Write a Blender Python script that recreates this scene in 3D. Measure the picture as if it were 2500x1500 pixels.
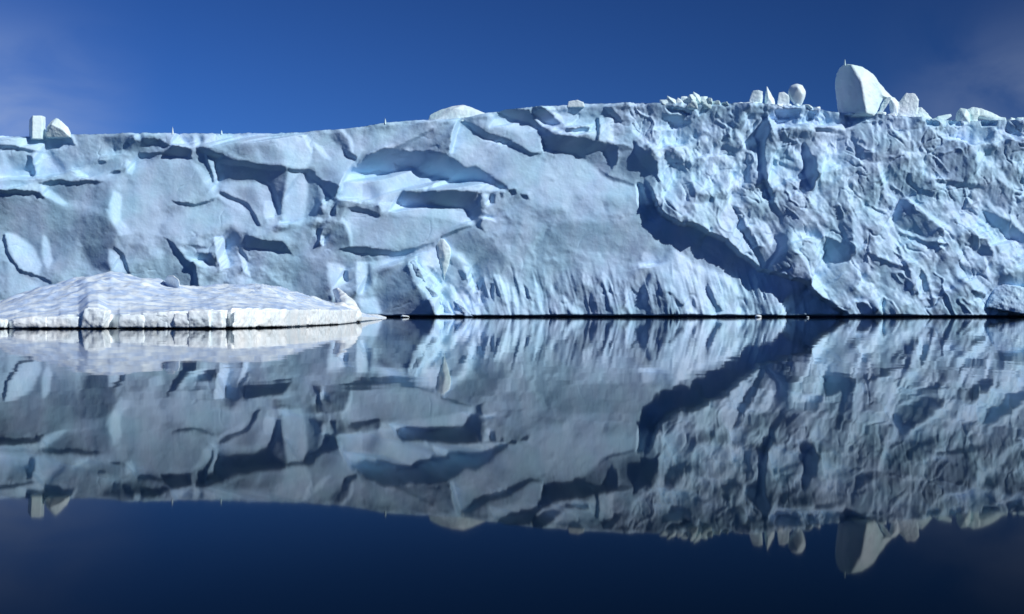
import bpy, bmesh, math, random
import numpy as np
from mathutils import Vector

for o in list(bpy.data.objects):
    bpy.data.objects.remove(o)
scene = bpy.context.scene
C = scene.collection
R = math.radians

# ------------------------------------------------------------------ camera
# 1 metre above calm water, looking at an ice front 340 m away
F, CX, CY, HOR, DIST = 3400.0, 1250.0, 750.0, 765.0, 340.0
cam_d = bpy.data.cameras.new('camera')
cam = bpy.data.objects.new('camera', cam_d)
C.objects.link(cam)
cam_d.sensor_width = 36.0
cam_d.lens = 36.0 * F / 2500.0
cam.location = (0, 0, 1.0)
cam.rotation_euler = (R(90) + math.atan((HOR - CY) / F), 0, 0)
cam_d.clip_start = 0.1
cam_d.clip_end = 20000
scene.camera = cam

# ------------------------------------------------------------------ light
SUN = Vector((0.70, -0.46, 0.55)).normalized()
sun_d = bpy.data.lights.new('sun', 'SUN')
sun_d.energy = 4.7
sun_d.angle = R(0.53)
sun_d.color = (1.0, 0.995, 0.985)
sun = bpy.data.objects.new('sun', sun_d)
sun.rotation_euler = SUN.to_track_quat('Z', 'Y').to_euler()
C.objects.link(sun)

world = bpy.data.worlds.new('World')
scene.world = world
world.use_nodes = True
nt = world.node_tree
nt.nodes.clear()
N = nt.nodes.new
L = nt.links.new
wout = N('ShaderNodeOutputWorld'); bg = N('ShaderNodeBackground')
sky = N('ShaderNodeTexSky'); sky.sky_type = 'NISHITA'
sky.sun_disc = False
sky.sun_elevation = math.asin(SUN.z)
sky.sun_rotation = math.atan2(SUN.x, SUN.y)
sky.altitude = 2500
sky.air_density = 1.0
sky.dust_density = 0.0
sky.ozone_density = 4.0
tint = N('ShaderNodeMix'); tint.data_type = 'RGBA'; tint.blend_type = 'MULTIPLY'
tint.inputs[0].default_value = 1.0
tint.inputs[7].default_value = (0.175, 0.365, 0.74, 1)
L(sky.outputs[0], tint.inputs[6])
# thin high cirrus towards both sides of the view
tc = N('ShaderNodeTexCoord'); sep = N('ShaderNodeSeparateXYZ')
L(tc.outputs['Generated'], sep.inputs[0])
ab = N('ShaderNodeMath'); ab.operation = 'ABSOLUTE'; L(sep.outputs[0], ab.inputs[0])
mr = N('ShaderNodeMapRange'); mr.interpolation_type = 'SMOOTHSTEP'
mr.inputs[1].default_value = 0.23; mr.inputs[2].default_value = 0.36
L(ab.outputs[0], mr.inputs[0])
mp = N('ShaderNodeMapping'); mp.inputs['Scale'].default_value = (7, 7, 12)
mp.inputs['Rotation'].default_value = (0, 0.35, 0)
L(tc.outputs['Generated'], mp.inputs[0])
nz = N('ShaderNodeTexNoise'); nz.inputs['Scale'].default_value = 1.3
nz.inputs['Detail'].default_value = 6
nz.inputs['Distortion'].default_value = 0.6
L(mp.outputs[0], nz.inputs[0])
mr2 = N('ShaderNodeMapRange'); mr2.interpolation_type = 'SMOOTHSTEP'
mr2.inputs[1].default_value = 0.22; mr2.inputs[2].default_value = 0.62
L(nz.outputs['Fac'], mr2.inputs[0])
mu = N('ShaderNodeMath'); mu.operation = 'MULTIPLY'
lo = N('ShaderNodeMapRange'); lo.interpolation_type = 'SMOOTHSTEP'
lo.inputs[1].default_value = 0.13; lo.inputs[2].default_value = 0.215; lo.inputs[3].default_value = 1; lo.inputs[4].default_value = .12
L(sep.outputs[2], lo.inputs[0])
ml = N('ShaderNodeMath'); ml.operation = 'MULTIPLY'; L(mr.outputs[0], ml.inputs[0]); L(lo.outputs[0], ml.inputs[1])
L(ml.outputs[0], mu.inputs[0]); L(mr2.outputs[0], mu.inputs[1])
mu2 = N('ShaderNodeMath'); mu2.operation = 'MULTIPLY'; mu2.inputs[1].default_value = 1.0
L(mu.outputs[0], mu2.inputs[0])
cl = N('ShaderNodeMix'); cl.data_type = 'RGBA'
cl.inputs[7].default_value = (2.2, 3.2, 5.9, 1)
L(mu2.outputs[0], cl.inputs[0]); L(tint.outputs[2], cl.inputs[6])
# the blue deepens quickly with height and away from the left (polarised band)
gz = N('ShaderNodeMapRange'); gz.inputs[1].default_value = 0.02; gz.inputs[2].default_value = 0.30
gz.inputs[3].default_value = 1.05; gz.inputs[4].default_value = 0.66
L(sep.outputs[2], gz.inputs[0])
gx_ = N('ShaderNodeMapRange'); gx_.inputs[1].default_value = -0.5; gx_.inputs[2].default_value = 0.6
gx_.inputs[3].default_value = 1.25; gx_.inputs[4].default_value = 0.42
L(sep.outputs[0], gx_.inputs[0])
gm = N('ShaderNodeMath'); gm.operation = 'MULTIPLY'
L(gz.outputs[0], gm.inputs[0]); L(gx_.outputs[0], gm.inputs[1])
gs = N('ShaderNodeVectorMath'); gs.operation = 'SCALE'
L(cl.outputs[2], gs.inputs[0]); L(gm.outputs[0], gs.inputs['Scale'])
L(gs.outputs[0], bg.inputs[0])
bg.inputs[1].default_value = 0.115
L(bg.outputs[0], wout.inputs[0])

vs = scene.view_settings
vs.view_transform = 'Standard'; vs.look = 'None'; vs.exposure = -0.12; vs.gamma = 1.0
vs.use_curve_mapping = False
scene.cycles.filter_width = 1.6
scene.cycles.max_bounces = 6

# ------------------------------------------------------------------ noise
rs = np.random.RandomState(7)
PERM = rs.rand(256, 256).astype(np.float32)
def vnoise(x, y, seed=0):
    """smooth value noise in -1..1"""
    x = x + seed * 37.17; y = y + seed * 91.7
    xi = np.floor(x).astype(int); yi = np.floor(y).astype(int)
    fx = x - xi; fy = y - yi
    fx = fx * fx * fx * (fx * (fx * 6 - 15) + 10); fy = fy * fy * fy * (fy * (fy * 6 - 15) + 10)
    a = PERM[yi % 256, xi % 256]; b = PERM[yi % 256, (xi + 1) % 256]
    c = PERM[(yi + 1) % 256, xi % 256]; d = PERM[(yi + 1) % 256, (xi + 1) % 256]
    return ((a * (1 - fx) + b * fx) * (1 - fy) + (c * (1 - fx) + d * fx) * fy) * 2 - 1
def fbm(x, y, seed=0, octv=4, gain=0.5):
    s = 0; a = 1; t = 0
    for i in range(octv):
        s = s + a * vnoise(x * 2 ** i, y * 2 ** i, seed + i * 3.1); t += a; a *= gain
    return s / t
def ridged(x, y, seed=0, octv=3):
    s = 0; a = 1; t = 0
    for i in range(octv):
        s = s + a * (1 - 2 * np.abs(vnoise(x * 2 ** i, y * 2 ** i, seed + i * 5.3))); t += a; a *= .5
    return s / t
def rot(x, y, deg):
    c, s = math.cos(R(deg)), math.sin(R(deg))
    return x * c + y * s, -x * s + y * c
def blur(a, n=1):
    for _ in range(n):
        a = (np.roll(a, 1, 0) + 2 * a + np.roll(a, -1, 0)) / 4
        a = (np.roll(a, 1, 1) + 2 * a + np.roll(a, -1, 1)) / 4
    return a
def sstep(a, b, x):
    t = np.clip((x - a) / (b - a), 0, 1)
    return t * t * (3 - 2 * t)

# ------------------------------------------------------------------ sculpting canvas of the ice front
# (one cell = 0.2 m of ice; x runs along the front, y down it, both in decimetres)
X0, X1, Y0, Y1, ST = -300, 2800, 190, 850, 2
gx = np.arange(X0, X1 + ST, ST).astype(np.float64)
gy = np.arange(Y0, Y1 + ST, ST).astype(np.float64)
GX, GY = np.meshgrid(gx, gy)
# outlines wander a little, so no traced edge is straight
WX = GX + 3.0 * fbm(GX / 24, GY / 24, 1, 3) + 1.2 * vnoise(GX / 6, GY / 6, 2)
WY = GY + 3.0 * fbm(GX / 24, GY / 24, 5, 3) + 1.2 * vnoise(GX / 6, GY / 6, 6)

TOPX = [-300, -120, 0, 60, 105, 175, 235, 420, 500, 640, 735, 830, 870, 942, 1000, 1040, 1110, 1192, 1250, 1300, 1380, 1425, 1500, 1600, 1640, 1700, 1745, 1800, 1850, 1900, 1960, 2035, 2140, 2280, 2330, 2420, 2500, 2620, 2800]
TOPY = [350, 340, 333, 332, 333, 328, 327, 327, 326, 323, 322, 315, 312, 301, 296, 293, 290, 276, 266, 262, 257, 252, 252, 253, 254, 250, 252, 255, 254, 259, 259, 272, 281, 296, 298, 296, 297, 300, 312]
def top_at(x):
    return np.interp(x, TOPX, TOPY) + 1.2 * vnoise(x / 13.0, x * 0, 61) + .8 * vnoise(x / 5.0, x * 0, 62)

def inside(pts, warp=True):
    """boolean mask of a polygon, with its bounding slices"""
    p = np.array(pts, float)
    xa, ya = p.min(0) - 8; xb, yb = p.max(0) + 8
    i0 = max(int((ya - Y0) / ST), 0); i1 = min(int((yb - Y0) / ST) + 2, len(gy))
    j0 = max(int((xa - X0) / ST), 0); j1 = min(int((xb - X0) / ST) + 2, len(gx))
    sl = (slice(i0, i1), slice(j0, j1))
    x = (WX if warp else GX)[sl]; y = (WY if warp else GY)[sl]
    m = np.zeros(x.shape, bool)
    n = len(p)
    for i in range(n):
        ax, ay = p[i]; bx, by = p[(i + 1) % n]
        if ay == by: continue
        c = ((ay > y) != (by > y)) & (x < (bx - ax) * (y - ay) / (by - ay) + ax)
        m ^= c
    return m, sl
def P(s):
    v = [float(t) for t in s.replace(',', ' ').split()]
    return list(zip(v[::2], v[1::2]))
def mask(s, soft=2):
    m, sl = inside(P(s))
    a = np.zeros(GX.shape)
    a[sl] = m
    return blur(a, soft)

# facing of each class: (towards +x, upwards)
CLS = {'B': (.66, .46), 'b': (.52, .38), 'L': (.42, .30), 'l': (.20, .15), 'M': (0, 0), 'g': (-.15, -.10),
       'G': (-.24, -.16), 'H': (-.30, -.23), 'U': (-.15, -.90), 'u': (-.05, -.52), 'F': (-.80, -.15), 'f': (-.42, -.1)}

# rough zone on the right and the fringe above the water
ROUGH = mask('1500 230 1535 300 1560 350 1600 400 1590 445 1600 500 1612 528 1650 548 1700 555 1730 575 1770 592 1800 618 1830 636 1855 660 1905 675 1965 695 1985 718 2020 742 2060 775 2100 850 2800 850 2800 190 1500 190', 6)
STEP = mask('1500 200 1540 330 1572 400 1575 440 1590 470 1600 500 1612 526 1650 546 1700 553 1730 573 1770 590 1800 618 1830 636 1855 658 1905 673 1965 693 1985 716 2020 740 2060 768 2100 850 2800 850 2800 200', 1)
STEP = np.clip(STEP * 1.0, 0, 1)
STEP *= sstep(420, 520, GY + .25 * (GX - 1600)) * (1 - sstep(2060, 2620, GX))
FRINGE = sstep(610, 700, GY + 25 * vnoise(GX / 60, GY / 200, 9)) * sstep(1110, 1180, GX) * (1 - ROUGH)
LFR = np.clip(ROUGH + FRINGE, 0, 1)

# large soft facets (conchoidal fracture) + small angular ones where the ice is rough
def facets(cellx, celly, ang, seed, wob):
    x, y = rot(GX, GY, ang)
    x = x + wob * fbm(GX / 40, GY / 40, seed, 3); y = y + wob * fbm(GX / 40, GY / 40, seed + 4, 3)
    u = x / cellx; v = y / celly
    ui = np.floor(u).astype(int); vi = np.floor(v).astype(int)
    best = np.full(u.shape, 1e9); a = np.zeros(u.shape); b = np.zeros(u.shape)
    r = np.random.RandomState(seed); J = r.rand(4, 256, 256)
    for di in (-1, 0, 1):
        for dj in (-1, 0, 1):
            p = (vi + di) % 256; q = (ui + dj) % 256
            d = (u - (ui + dj + J[0][p, q])) ** 2 + (v - (vi + di + J[1][p, q])) ** 2
            k = d < best
            best = np.where(k, d, best); a = np.where(k, J[2][p, q], a); b = np.where(k, J[3][p, q], b)
    return a * 2 - 1, b * 2 - 1
FXm = np.zeros(GX.shape); FZm = np.zeros(GX.shape)
a, b = facets(90, 60, 20, 11, 20); s = (1 - LFR) * .12
FXm += a * s; FZm += b * s
a, b = facets(38, 22, 30, 12, 10); s = (1 - LFR) * .10
FXm += a * s; FZm += b * s
a, b = facets(15, 8, 35, 13, 5); s = (1 - LFR) * .14
FXm += a * s; FZm += b * s
a, b = facets(12, 120, 0, 14, 8); s = (1 - LFR) * .05
FXm += a * s
lowr = sstep(430, 560, GY)
a1, b1 = facets(120, 34, 50, 28, 34); a2, b2 = facets(70, 36, 8, 29, 24)
a = a1 * lowr + a2 * (1 - lowr); b = b1 * lowr + b2 * (1 - lowr)
FXm += a * ROUGH * .42; FZm += b * ROUGH * .36
a1, b1 = facets(105, 16, 54, 21, 26); a2, b2 = facets(40, 20, 10, 22, 16)
a = a1 * lowr + a2 * (1 - lowr); b = b1 * lowr + b2 * (1 - lowr)
FXm += a * ROUGH * .44; FZm += b * ROUGH * .36
a, b = facets(46, 8, 58, 23, 12)
FXm += a * ROUGH * .42; FZm += b * ROUGH * .34
a, b = facets(9, 30, 4, 25, 10)
FXm += a * ROUGH * (1 - lowr) * .48
a, b = facets(13, 6, 52, 26, 6)
FXm += a * ROUGH * .30; FZm += b * ROUGH * .28
FXm -= ROUGH * (.09 + .05 * (1 - lowr)); FZm -= ROUGH * (.06 + .04 * (1 - lowr))
a, b = facets(80, 17, 76, 24, 14)
FXm += a * FRINGE * .42; FZm += b * FRINGE * .26
a, b = facets(30, 8, 72, 27, 8)
FXm += a * FRINGE * .30; FZm += b * FRINGE * .18
smooth = 1 - LFR
crag = np.clip(sstep(430, 350, GY) * .45 + .9 * mask('765 480 840 480 860 560 800 610 760 600', 10) + .5 * mask('480 560 620 560 720 640 700 760 420 760 430 610', 14)
               + .5 * mask('0 333 330 333 320 420 260 450 100 470 0 470', 14) + .35 * mask('1330 250 1540 250 1560 370 1330 340', 10), 0, 1) * smooth
a, b = facets(24, 13, 25, 30, 8)
FXm += a * crag * .30; FZm += b * crag * .26
a, b = facets(10, 6, 40, 32, 5)
FXm += a * crag * .16; FZm += b * crag * .16

PAINT = []
def A(c, s, k=1.0): PAINT.append((c, s, k))
# ---- far left, upper band
A('l', '0 333 62 333 110 340 235 328 250 345 300 380 330 395 320 415 300 450 265 445 200 442 150 440 110 470 0 470')
A('L', '0 333 62 333 108 342 105 368 60 362 0 352')
A('U', '0 355 58 360 90 370 84 377 55 367 0 363')
A('B', '82 372 108 372 125 398 152 430 100 443 86 430', .6)
A('F', '68 378 80 384 84 420 77 440 68 402')
A('G', '20 377 65 380 62 412 30 420')
A('L', '36 420 70 415 74 440 34 445')
A('L', '0 430 75 425 108 458 98 468 0 466')
A('U', '0 468 60 467 95 470 118 482 112 488 90 477 0 475')
A('b', '108 455 122 458 166 496 155 504 112 478')
A('H', '108 350 120 380 150 412 168 432 150 400 125 368')
A('U', '125 334 150 328 170 331 184 354 168 350 148 340')
A('b', '170 330 176 327 190 356 183 356')
A('b', '172 408 188 408 222 438 212 440 185 425')
A('G', '242 329 330 329 345 350 365 372 300 366 268 360')
A('U', '312 344 330 341 332 350 318 352')
A('b', '328 328 346 330 344 345 334 346')
A('U', '350 340 398 342 420 358 405 362 380 356 362 352')
A('U', '335 376 345 372 400 376 425 358 470 364 471 390 440 384 400 378 345 388')
A('b', '420 345 432 330 452 350 470 362 440 360 425 355')
A('b', '471 328 484 326 490 360 478 362')
A('g', '215 400 270 385 300 392 310 420 270 420 230 415')
A('U', '240 393 258 392 262 398 246 401')
A('U', '268 420 300 417 297 425 274 426')
A('b', '310 392 330 396 326 428 312 424')
A('U', '100 451 120 446 150 440 185 444 215 442 240 440 258 445 240 452 205 451 180 454 150 449 122 454')
A('g', '120 458 150 453 256 450 272 470 277 500 270 532 245 508 215 500 165 496')
A('l', '272 455 300 450 390 455 400 540 380 575 300 560 275 530')
A('b', '274 505 282 470 300 480 300 540 284 548')
A('b', '265 512 284 520 320 560 330 572 300 576 290 560', .7)
A('G', '168 545 240 515 270 535 294 570 282 600 272 655 232 658 205 610')
A('G', '205 605 270 595 272 662 222 662')
A('g', '0 480 110 488 160 505 235 512 165 545 200 610 150 660 90 640 60 590 0 560')
A('L', '12 565 40 575 75 600 100 650 90 672 50 656 24 612')
A('L', '100 575 112 578 125 640 115 655 100 640')
A('F', '6 572 13 570 21 614 48 656 78 666 110 683 106 688 74 672 45 662 15 620')
A('l', '20 640 50 668 90 690 110 720 20 720')
A('U', '95 672 125 684 128 694 98 684')
A('F', '280 604 286 603 305 620 318 662 320 674 313 668 300 628')
A('L', '270 608 288 618 308 664 290 668 272 656')
# ---- pillow and recess
A('l', '330 400 400 385 470 392 505 420 528 455 532 475 500 488 440 492 380 520 330 480')
A('L', '470 392 505 420 528 455 520 470 490 430')
A('U', '418 488 440 492 480 497 515 487 530 480 520 492 480 502 440 500')
A('F', '498 378 506 384 526 436 520 446 508 410')
A('B', '508 385 522 390 533 445 526 447', .7)
A('U', '478 364 510 362 545 368 560 376 540 390 515 386 490 376')
A('H', '528 395 560 382 600 396 650 405 703 410 706 425 696 470 688 505 674 482 660 450 640 440 600 438 535 446')
A('U', '535 392 600 396 650 406 703 410 704 420 650 416 600 408 540 402')
A('F', '650 440 668 450 684 490 690 505 684 530 672 490 660 458')
A('l', '535 448 620 443 655 458 672 490 676 540 660 552 640 550 634 545 618 505 592 488 560 478')
A('g', '560 462 620 455 640 520 600 492')
A('B', '645 492 668 490 672 530 655 545 645 530', .7)
A('F', '535 467 548 470 572 483 604 492 628 528 640 552 632 552 612 515 590 498 562 488 538 478')
A('b', '532 470 560 486 590 500 600 520 570 510 540 490', .7)
A('l', '530 500 600 510 635 556 700 570 760 600 700 590 620 575 560 550 530 560 450 600 400 560 440 510')
A('L', '706 422 745 418 752 450 745 520 735 552 690 545 692 500 700 450', .8)
A('G', '752 424 774 442 784 500 772 532 755 535 755 470')
A('H', '770 450 784 480 780 525 768 532')
A('U', '706 414 748 413 768 420 778 445 768 438 745 421 706 422')
A('b', '682 540 712 546 708 556 684 554')
A('u', '665 566 700 556 715 552 712 560 680 568')
A('L', '500 328 735 325 755 350 765 398 745 415 705 412 690 405 640 402 600 394 560 384 500 364')
A('g', '565 364 600 353 625 362 640 402 600 394 575 384')
A('g', '634 360 662 350 700 384 692 404 648 400')
A('B', '735 324 750 327 766 352 762 378 748 350', .9)
A('l', '752 328 800 325 870 395 865 405 850 435 822 440 790 430 770 400 765 360')
A('b', '760 340 790 360 810 390 796 388 770 362')
A('F', '833 360 850 368 873 386 868 394 845 380')
A('G', '805 330 826 325 855 342 858 370 840 364 810 342')
A('b', '833 317 858 334 864 350 864 376 857 378 853 345 836 326')
A('l', '864 335 1000 304 1040 316 1000 342 960 360 920 366 885 388 868 382')
A('U', '765 425 790 440 830 455 835 478 810 482 788 458')
A('g', '780 400 835 425 825 450 790 435')
# ---- arch
A('U', '1062 312 1000 343 962 362 978 369 1010 346 1060 320', .7)
A('U', '855 417 880 395 905 376 940 362 970 364 1000 369 1040 367 1090 377 1117 394 1140 410 1160 404 1186 420 1216 440 1240 460 1252 471 1215 457 1180 440 1150 432 1115 438 1095 432 1070 425 1050 426 1020 412 1000 402 980 402 955 395 962 410 945 420 920 410 890 417', .92)
A('g', '985 365 1060 320 1116 297 1102 330 1098 378 1050 368 1000 367')
A('B', '1116 297 1125 298 1114 335 1109 374 1099 378 1103 330', .7)
A('b', '1162 324 1200 336 1246 352 1226 357 1170 336')
A('l', '1126 302 1160 328 1230 360 1300 378 1340 405 1400 470 1400 520 1300 500 1240 458 1190 420 1160 402 1140 408 1112 385 1112 340')
A('U', '1125 291 1160 304 1190 324 1240 339 1262 350 1292 372 1322 376 1295 381 1268 366 1238 352 1180 337 1150 312')
A('L', '1192 275 1215 283 1275 302 1308 310 1322 332 1333 368 1315 374 1290 366 1255 338 1210 328 1188 308')
A('B', '1318 340 1325 338 1335 370 1327 374', .7)
A('g', '1200 310 1270 328 1275 345 1300 366 1250 338 1205 326')
A('U', '1213 272 1240 264 1290 268 1302 290 1325 308 1336 332 1325 324 1300 302 1262 291')
A('U', '1300 262 1320 262 1350 279 1371 300 1352 306 1320 290 1300 278')
A('B', '1320 259 1350 259 1374 285 1384 300 1367 298 1345 279', .9)
A('b', '1300 280 1322 294 1358 310 1392 330 1368 334 1330 314')
A('L', '1370 280 1456 285 1456 333 1400 334 1375 312')
A('U', '1378 315 1440 311 1436 322 1384 323')
A('b', '1462 286 1500 284 1498 346 1462 344', .8)
A('F', '1456 286 1462 286 1462 344 1456 340')
A('U', '1470 262 1490 264 1522 295 1515 300 1490 282')
A('U', '1322 332 1400 334 1460 346 1528 356 1546 368 1500 370 1470 364 1430 372 1432 388 1400 372 1336 364', .8)
A('G', '1430 372 1474 361 1490 410 1482 432 1455 410')
A('F', '1474 360 1510 360 1506 400 1494 412')
A('G', '1511 362 1542 362 1562 392 1566 432 1546 446 1510 412')
A('U', '1462 409 1500 434 1548 448 1552 456 1498 444 1462 418')
# ---- bright room under the arch
A('L', '850 424 890 418 945 422 1000 404 1050 428 1110 440 1180 440 1240 468 1165 468 1085 466 990 464 975 480 970 494 930 500 880 495 842 490')
A('B', '845 424 886 424 886 500 832 490 822 478', .8)
A('g', '898 448 932 468 934 495 904 490')
A('u', '1058 430 1066 432 1050 466 1042 466', .7)
A('U', '972 490 985 464 992 469 1080 470 1100 466 1165 468 1166 500 1182 518 1204 532 1182 530 1172 552 1188 572 1165 556 1150 520 1130 505 1000 500 980 500', .8)
A('H', '1002 477 1080 479 1092 498 1004 498')
A('F', '1166 474 1176 474 1174 500 1182 512 1168 502')
A('F', '1196 474 1210 474 1208 496 1198 498')
A('U', '1220 470 1232 472 1230 482 1221 481')
A('U', '1242 462 1262 464 1262 476 1250 478')
A('U', '1270 472 1286 474 1292 490 1280 486')
A('b', '1180 474 1194 476 1198 500 1190 506 1180 496')
A('b', '1170 528 1205 534 1212 542 1180 538')
A('B', '925 500 965 494 988 502 990 512 935 522', .8)
A('L', '930 520 990 503 1100 503 1140 515 1156 545 1148 548 1060 532 940 526')
A('l', '850 520 920 520 940 528 1060 532 1148 549 1100 564 1060 588 1000 603 960 611 860 604 848 560')
A('U', '852 508 880 506 906 514 932 528 924 532 904 521 870 516')
A('b', '845 540 862 575 865 605 858 605 852 575')
A('G', '788 545 840 545 858 580 860 602 800 602')
A('U', '825 608 860 602 900 604 960 614 1010 604 1062 592 1004 616 960 623 882 621', .8)
A('U', '1076 578 1110 561 1152 549 1152 555 1112 568 1078 584', .8)
A('F', '775 560 790 560 785 600 778 604')
A('F', '770 500 784 505 775 524')
A('b', '786 488 800 492 804 520 792 512')
A('b', '806 485 816 490 808 540 802 520')
A('F', '812 520 826 500 824 530')
A('b', '776 530 792 536 788 548 776 542')
A('B', '786 575 794 580 790 600 784 596')
# ---- lower left details
A('U', '600 572 622 578 642 586 690 590 702 598 716 622 690 618 658 612 600 602', .9)
A('f', '548 572 566 552 590 575 600 600 560 600')
A('B', '526 582 545 574 552 620 560 650 540 662 534 620', .8)
A('B', '575 608 596 628 612 678 600 672 590 640', .8)
A('F', '582 595 600 620 610 644 600 636 586 616')
A('U', '482 618 524 618 530 652 514 642 496 630')
A('U', '470 600 508 604 508 610 480 610')
A('F', '398 578 432 598 444 616 476 640 486 670 488 708 478 708 470 664 438 638 428 612')
A('b', '446 622 466 628 500 640 520 654 500 656 470 640')
A('l', '445 612 520 605 525 620 480 616')
A('g', '400 590 430 612 440 640 470 664 478 700 420 690 400 660')
A('g', '705 640 798 640 804 740 752 735 712 700')
A('L', '800 640 842 650 850 690 825 720 812 742')
A('F', '840 660 852 664 852 690 842 680')
A('b', '870 640 900 640 885 720 872 720')
A('G', '895 640 925 640 920 690 900 700')
A('L', '876 728 920 726 932 764 882 766')
A('G', '930 660 1000 632 1010 660 1030 720 1050 742 1060 770 930 770 915 720', .9)
A('G', '940 720 1040 715 1060 770 925 770')
A('L', '900 640 990 625 985 640 925 665 912 700')
A('B', '994 642 1014 642 1040 665 1062 682 1082 720 1112 770 1064 770 1044 722 1012 688', .75)
A('b', '1014 622 1022 620 1020 645 1014 642')
A('F', '1040 648 1056 655 1076 680 1080 694 1066 684')
A('L', '1020 620 1065 600 1080 650 1060 655 1035 645')
A('b', '1082 690 1098 690 1120 720 1150 770 1132 770 1106 735', .8)
A('b', '1108 740 1124 740 1158 770 1142 770', .8)
A('B', '1120 715 1145 720 1154 768 1142 745', .6)
A('g', '1098 622 1128 640 1142 704 1112 704 1090 660')
A('L', '1098 618 1126 616 1140 640 1130 640')
A('B', '1134 650 1146 655 1162 712 1154 718 1142 690', .8)
A('g', '1098 582 1150 553 1232 620 1224 675 1172 684 1142 640 1108 612')
A('F', '1163 686 1176 690 1166 716')
# ---- bowl
A('l', '1330 400 1380 370 1430 388 1460 412 1500 440 1545 452 1552 480 1400 480 1340 460')
A('g', '1360 540 1560 540 1600 592 1606 620 1400 610 1330 590')
A('f', '1288 612 1296 618 1306 642 1298 636')
A('u', '1330 430 1345 436 1360 440 1350 444')
# ---- fringe above the water (right of the fin)
A('B', '1205 668 1220 672 1240 720 1232 720', .7)
A('b', '1232 690 1244 690 1246 770 1236 770', .7)
A('F', '1200 690 1206 690 1206 735 1200 725')
A('b', '1250 700 1262 700 1268 770 1256 770', .8)
A('b', '1300 686 1312 690 1330 715 1322 768 1310 730', .7)
A('F', '1276 690 1284 700 1300 738 1290 730')
A('b', '1376 720 1390 735 1412 765 1396 765 1380 745', .8)
A('f', '1416 690 1440 700 1455 740 1458 768 1440 750 1432 715')
A('G', '1380 695 1425 700 1440 760 1412 750')
A('L', '1555 640 1612 645 1612 655 1560 655')
A('f', '1580 665 1590 668 1575 720 1566 760 1562 700')
A('f', '1606 700 1618 706 1632 740 1642 770 1622 770 1610 742')
A('F', '1625 710 1640 715 1665 748 1655 748')
# mound under the big scarp
A('l', '1640 612 1672 632 1702 662 1742 662 1772 690 1812 716 1796 770 1690 772 1640 720 1600 660')
A('b', '1648 628 1672 640 1712 700 1752 770 1736 770 1690 705 1662 668', .8)
A('f', '1662 690 1672 692 1700 740 1716 770 1700 770 1680 735')
A('b', '1640 660 1652 660 1684 730 1704 770 1688 770 1660 725', .8)
A('b', '1712 668 1740 666 1764 692 1790 720 1776 722 1742 690', .6)
A('F', '1722 700 1730 700 1762 760 1752 762')
A('b', '1736 700 1750 700 1790 765 1774 768', .6)
# ---- rough right part: ridge above the scarp
A('b', '1532 272 1545 300 1578 338 1604 362 1628 380 1612 392 1575 358 1548 325', .9)
A('b', '1602 392 1628 390 1640 440 1645 478 1664 508 1674 530 1652 534 1636 498 1612 474 1610 430', .8)
A('F', '1545 342 1570 368 1602 400 1606 430 1590 430 1565 402 1548 376')
A('H', '1560 380 1600 432 1598 460 1572 450')
A('U', '1612 272 1652 286 1692 296 1690 302 1652 300 1622 290')
A('U', '1626 366 1650 376 1678 398 1680 412 1652 412 1632 396')
A('L', '1650 345 1680 360 1700 400 1685 398 1660 372')
A('b', '1686 430 1720 452 1740 470 1705 480 1690 470', .7)
A('F', '1668 432 1688 450 1694 490 1680 480')
A('B', '1738 488 1785 494 1800 520 1812 560 1830 600 1862 660 1850 655 1818 625 1790 600 1762 585 1742 550', .55)
A('b', '1690 500 1735 500 1745 555 1720 560 1700 548', .8)
A('F', '1790 500 1802 510 1818 550 1840 590 1870 650 1860 655 1828 595 1806 560')
A('B', '1803 512 1812 516 1830 560 1820 556', .8)
A('b', '1835 530 1870 545 1890 580 1880 610 1855 575', .8)
A('F', '1890 575 1915 565 1912 620 1880 660 1872 650 1900 605')
A('H', '1880 640 1912 620 1914 680 1876 668')
A('L', '1922 575 1950 562 1985 580 2012 602 2020 640 2004 665 1985 650 1960 615 1925 610')
A('B', '1926 610 1958 618 1978 655 2000 690 2024 742 2010 740 1972 696 1965 660', .8)
A('g', '1915 625 1950 630 1962 690 1912 676')
A('U', '1842 302 1874 278 1872 320 1866 345 1862 365 1866 430 1870 452 1884 490 1905 530 1890 520 1866 480 1850 430 1852 370 1838 345')
A('F', '1836 330 1870 285 1872 320 1860 350 1866 400 1864 436 1852 430 1850 370')
A('b', '1873 284 1892 290 1895 330 1880 330')
A('F', '1958 348 1968 352 1974 380 1988 382 1984 430 1978 470 1966 470 1956 420 1954 375')
A('L', '1990 380 2006 375 2020 420 2030 450 1996 445')
A('b', '1864 405 1880 405 1905 450 1915 470 1880 465 1868 440', .7)
A('U', '1882 385 1905 395 1955 415 1955 422 1905 408 1888 402')
A('U', '1760 350 1790 360 1805 372 1800 378 1770 362')
A('U', '1755 340 1735 322 1748 335 1765 345')
A('b', '1790 310 1802 320 1830 360 1822 366 1796 335')
A('U', '1812 388 1846 392 1846 400 1815 396')
A('L', '1880 300 1960 312 2062 324 2062 333 1960 322 1880 312')
A('U', '1985 312 2062 322 2062 331 1985 322')
A('H', '1900 320 2055 335 2055 350 1990 340 1900 345')
A('U', '1872 270 1900 266 1952 266 1950 290 1905 296 1880 286')
A('b', '1955 292 2060 300 2062 318 1955 308', .8)
A('U', '1972 272 1990 270 1988 292 1975 290')
A('U', '2060 281 2116 281 2112 296 2070 298')
A('U', '2092 372 2130 376 2142 395 2130 402 2100 392')
A('F', '2076 315 2084 318 2086 345 2078 345')
A('H', '2235 330 2262 340 2370 365 2366 410 2340 430 2260 420 2240 380', .8)
A('b', '2270 322 2300 330 2365 350 2368 362 2300 345 2272 335', .9)
A('U', '2270 440 2320 444 2390 452 2400 464 2330 458 2275 448')
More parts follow.
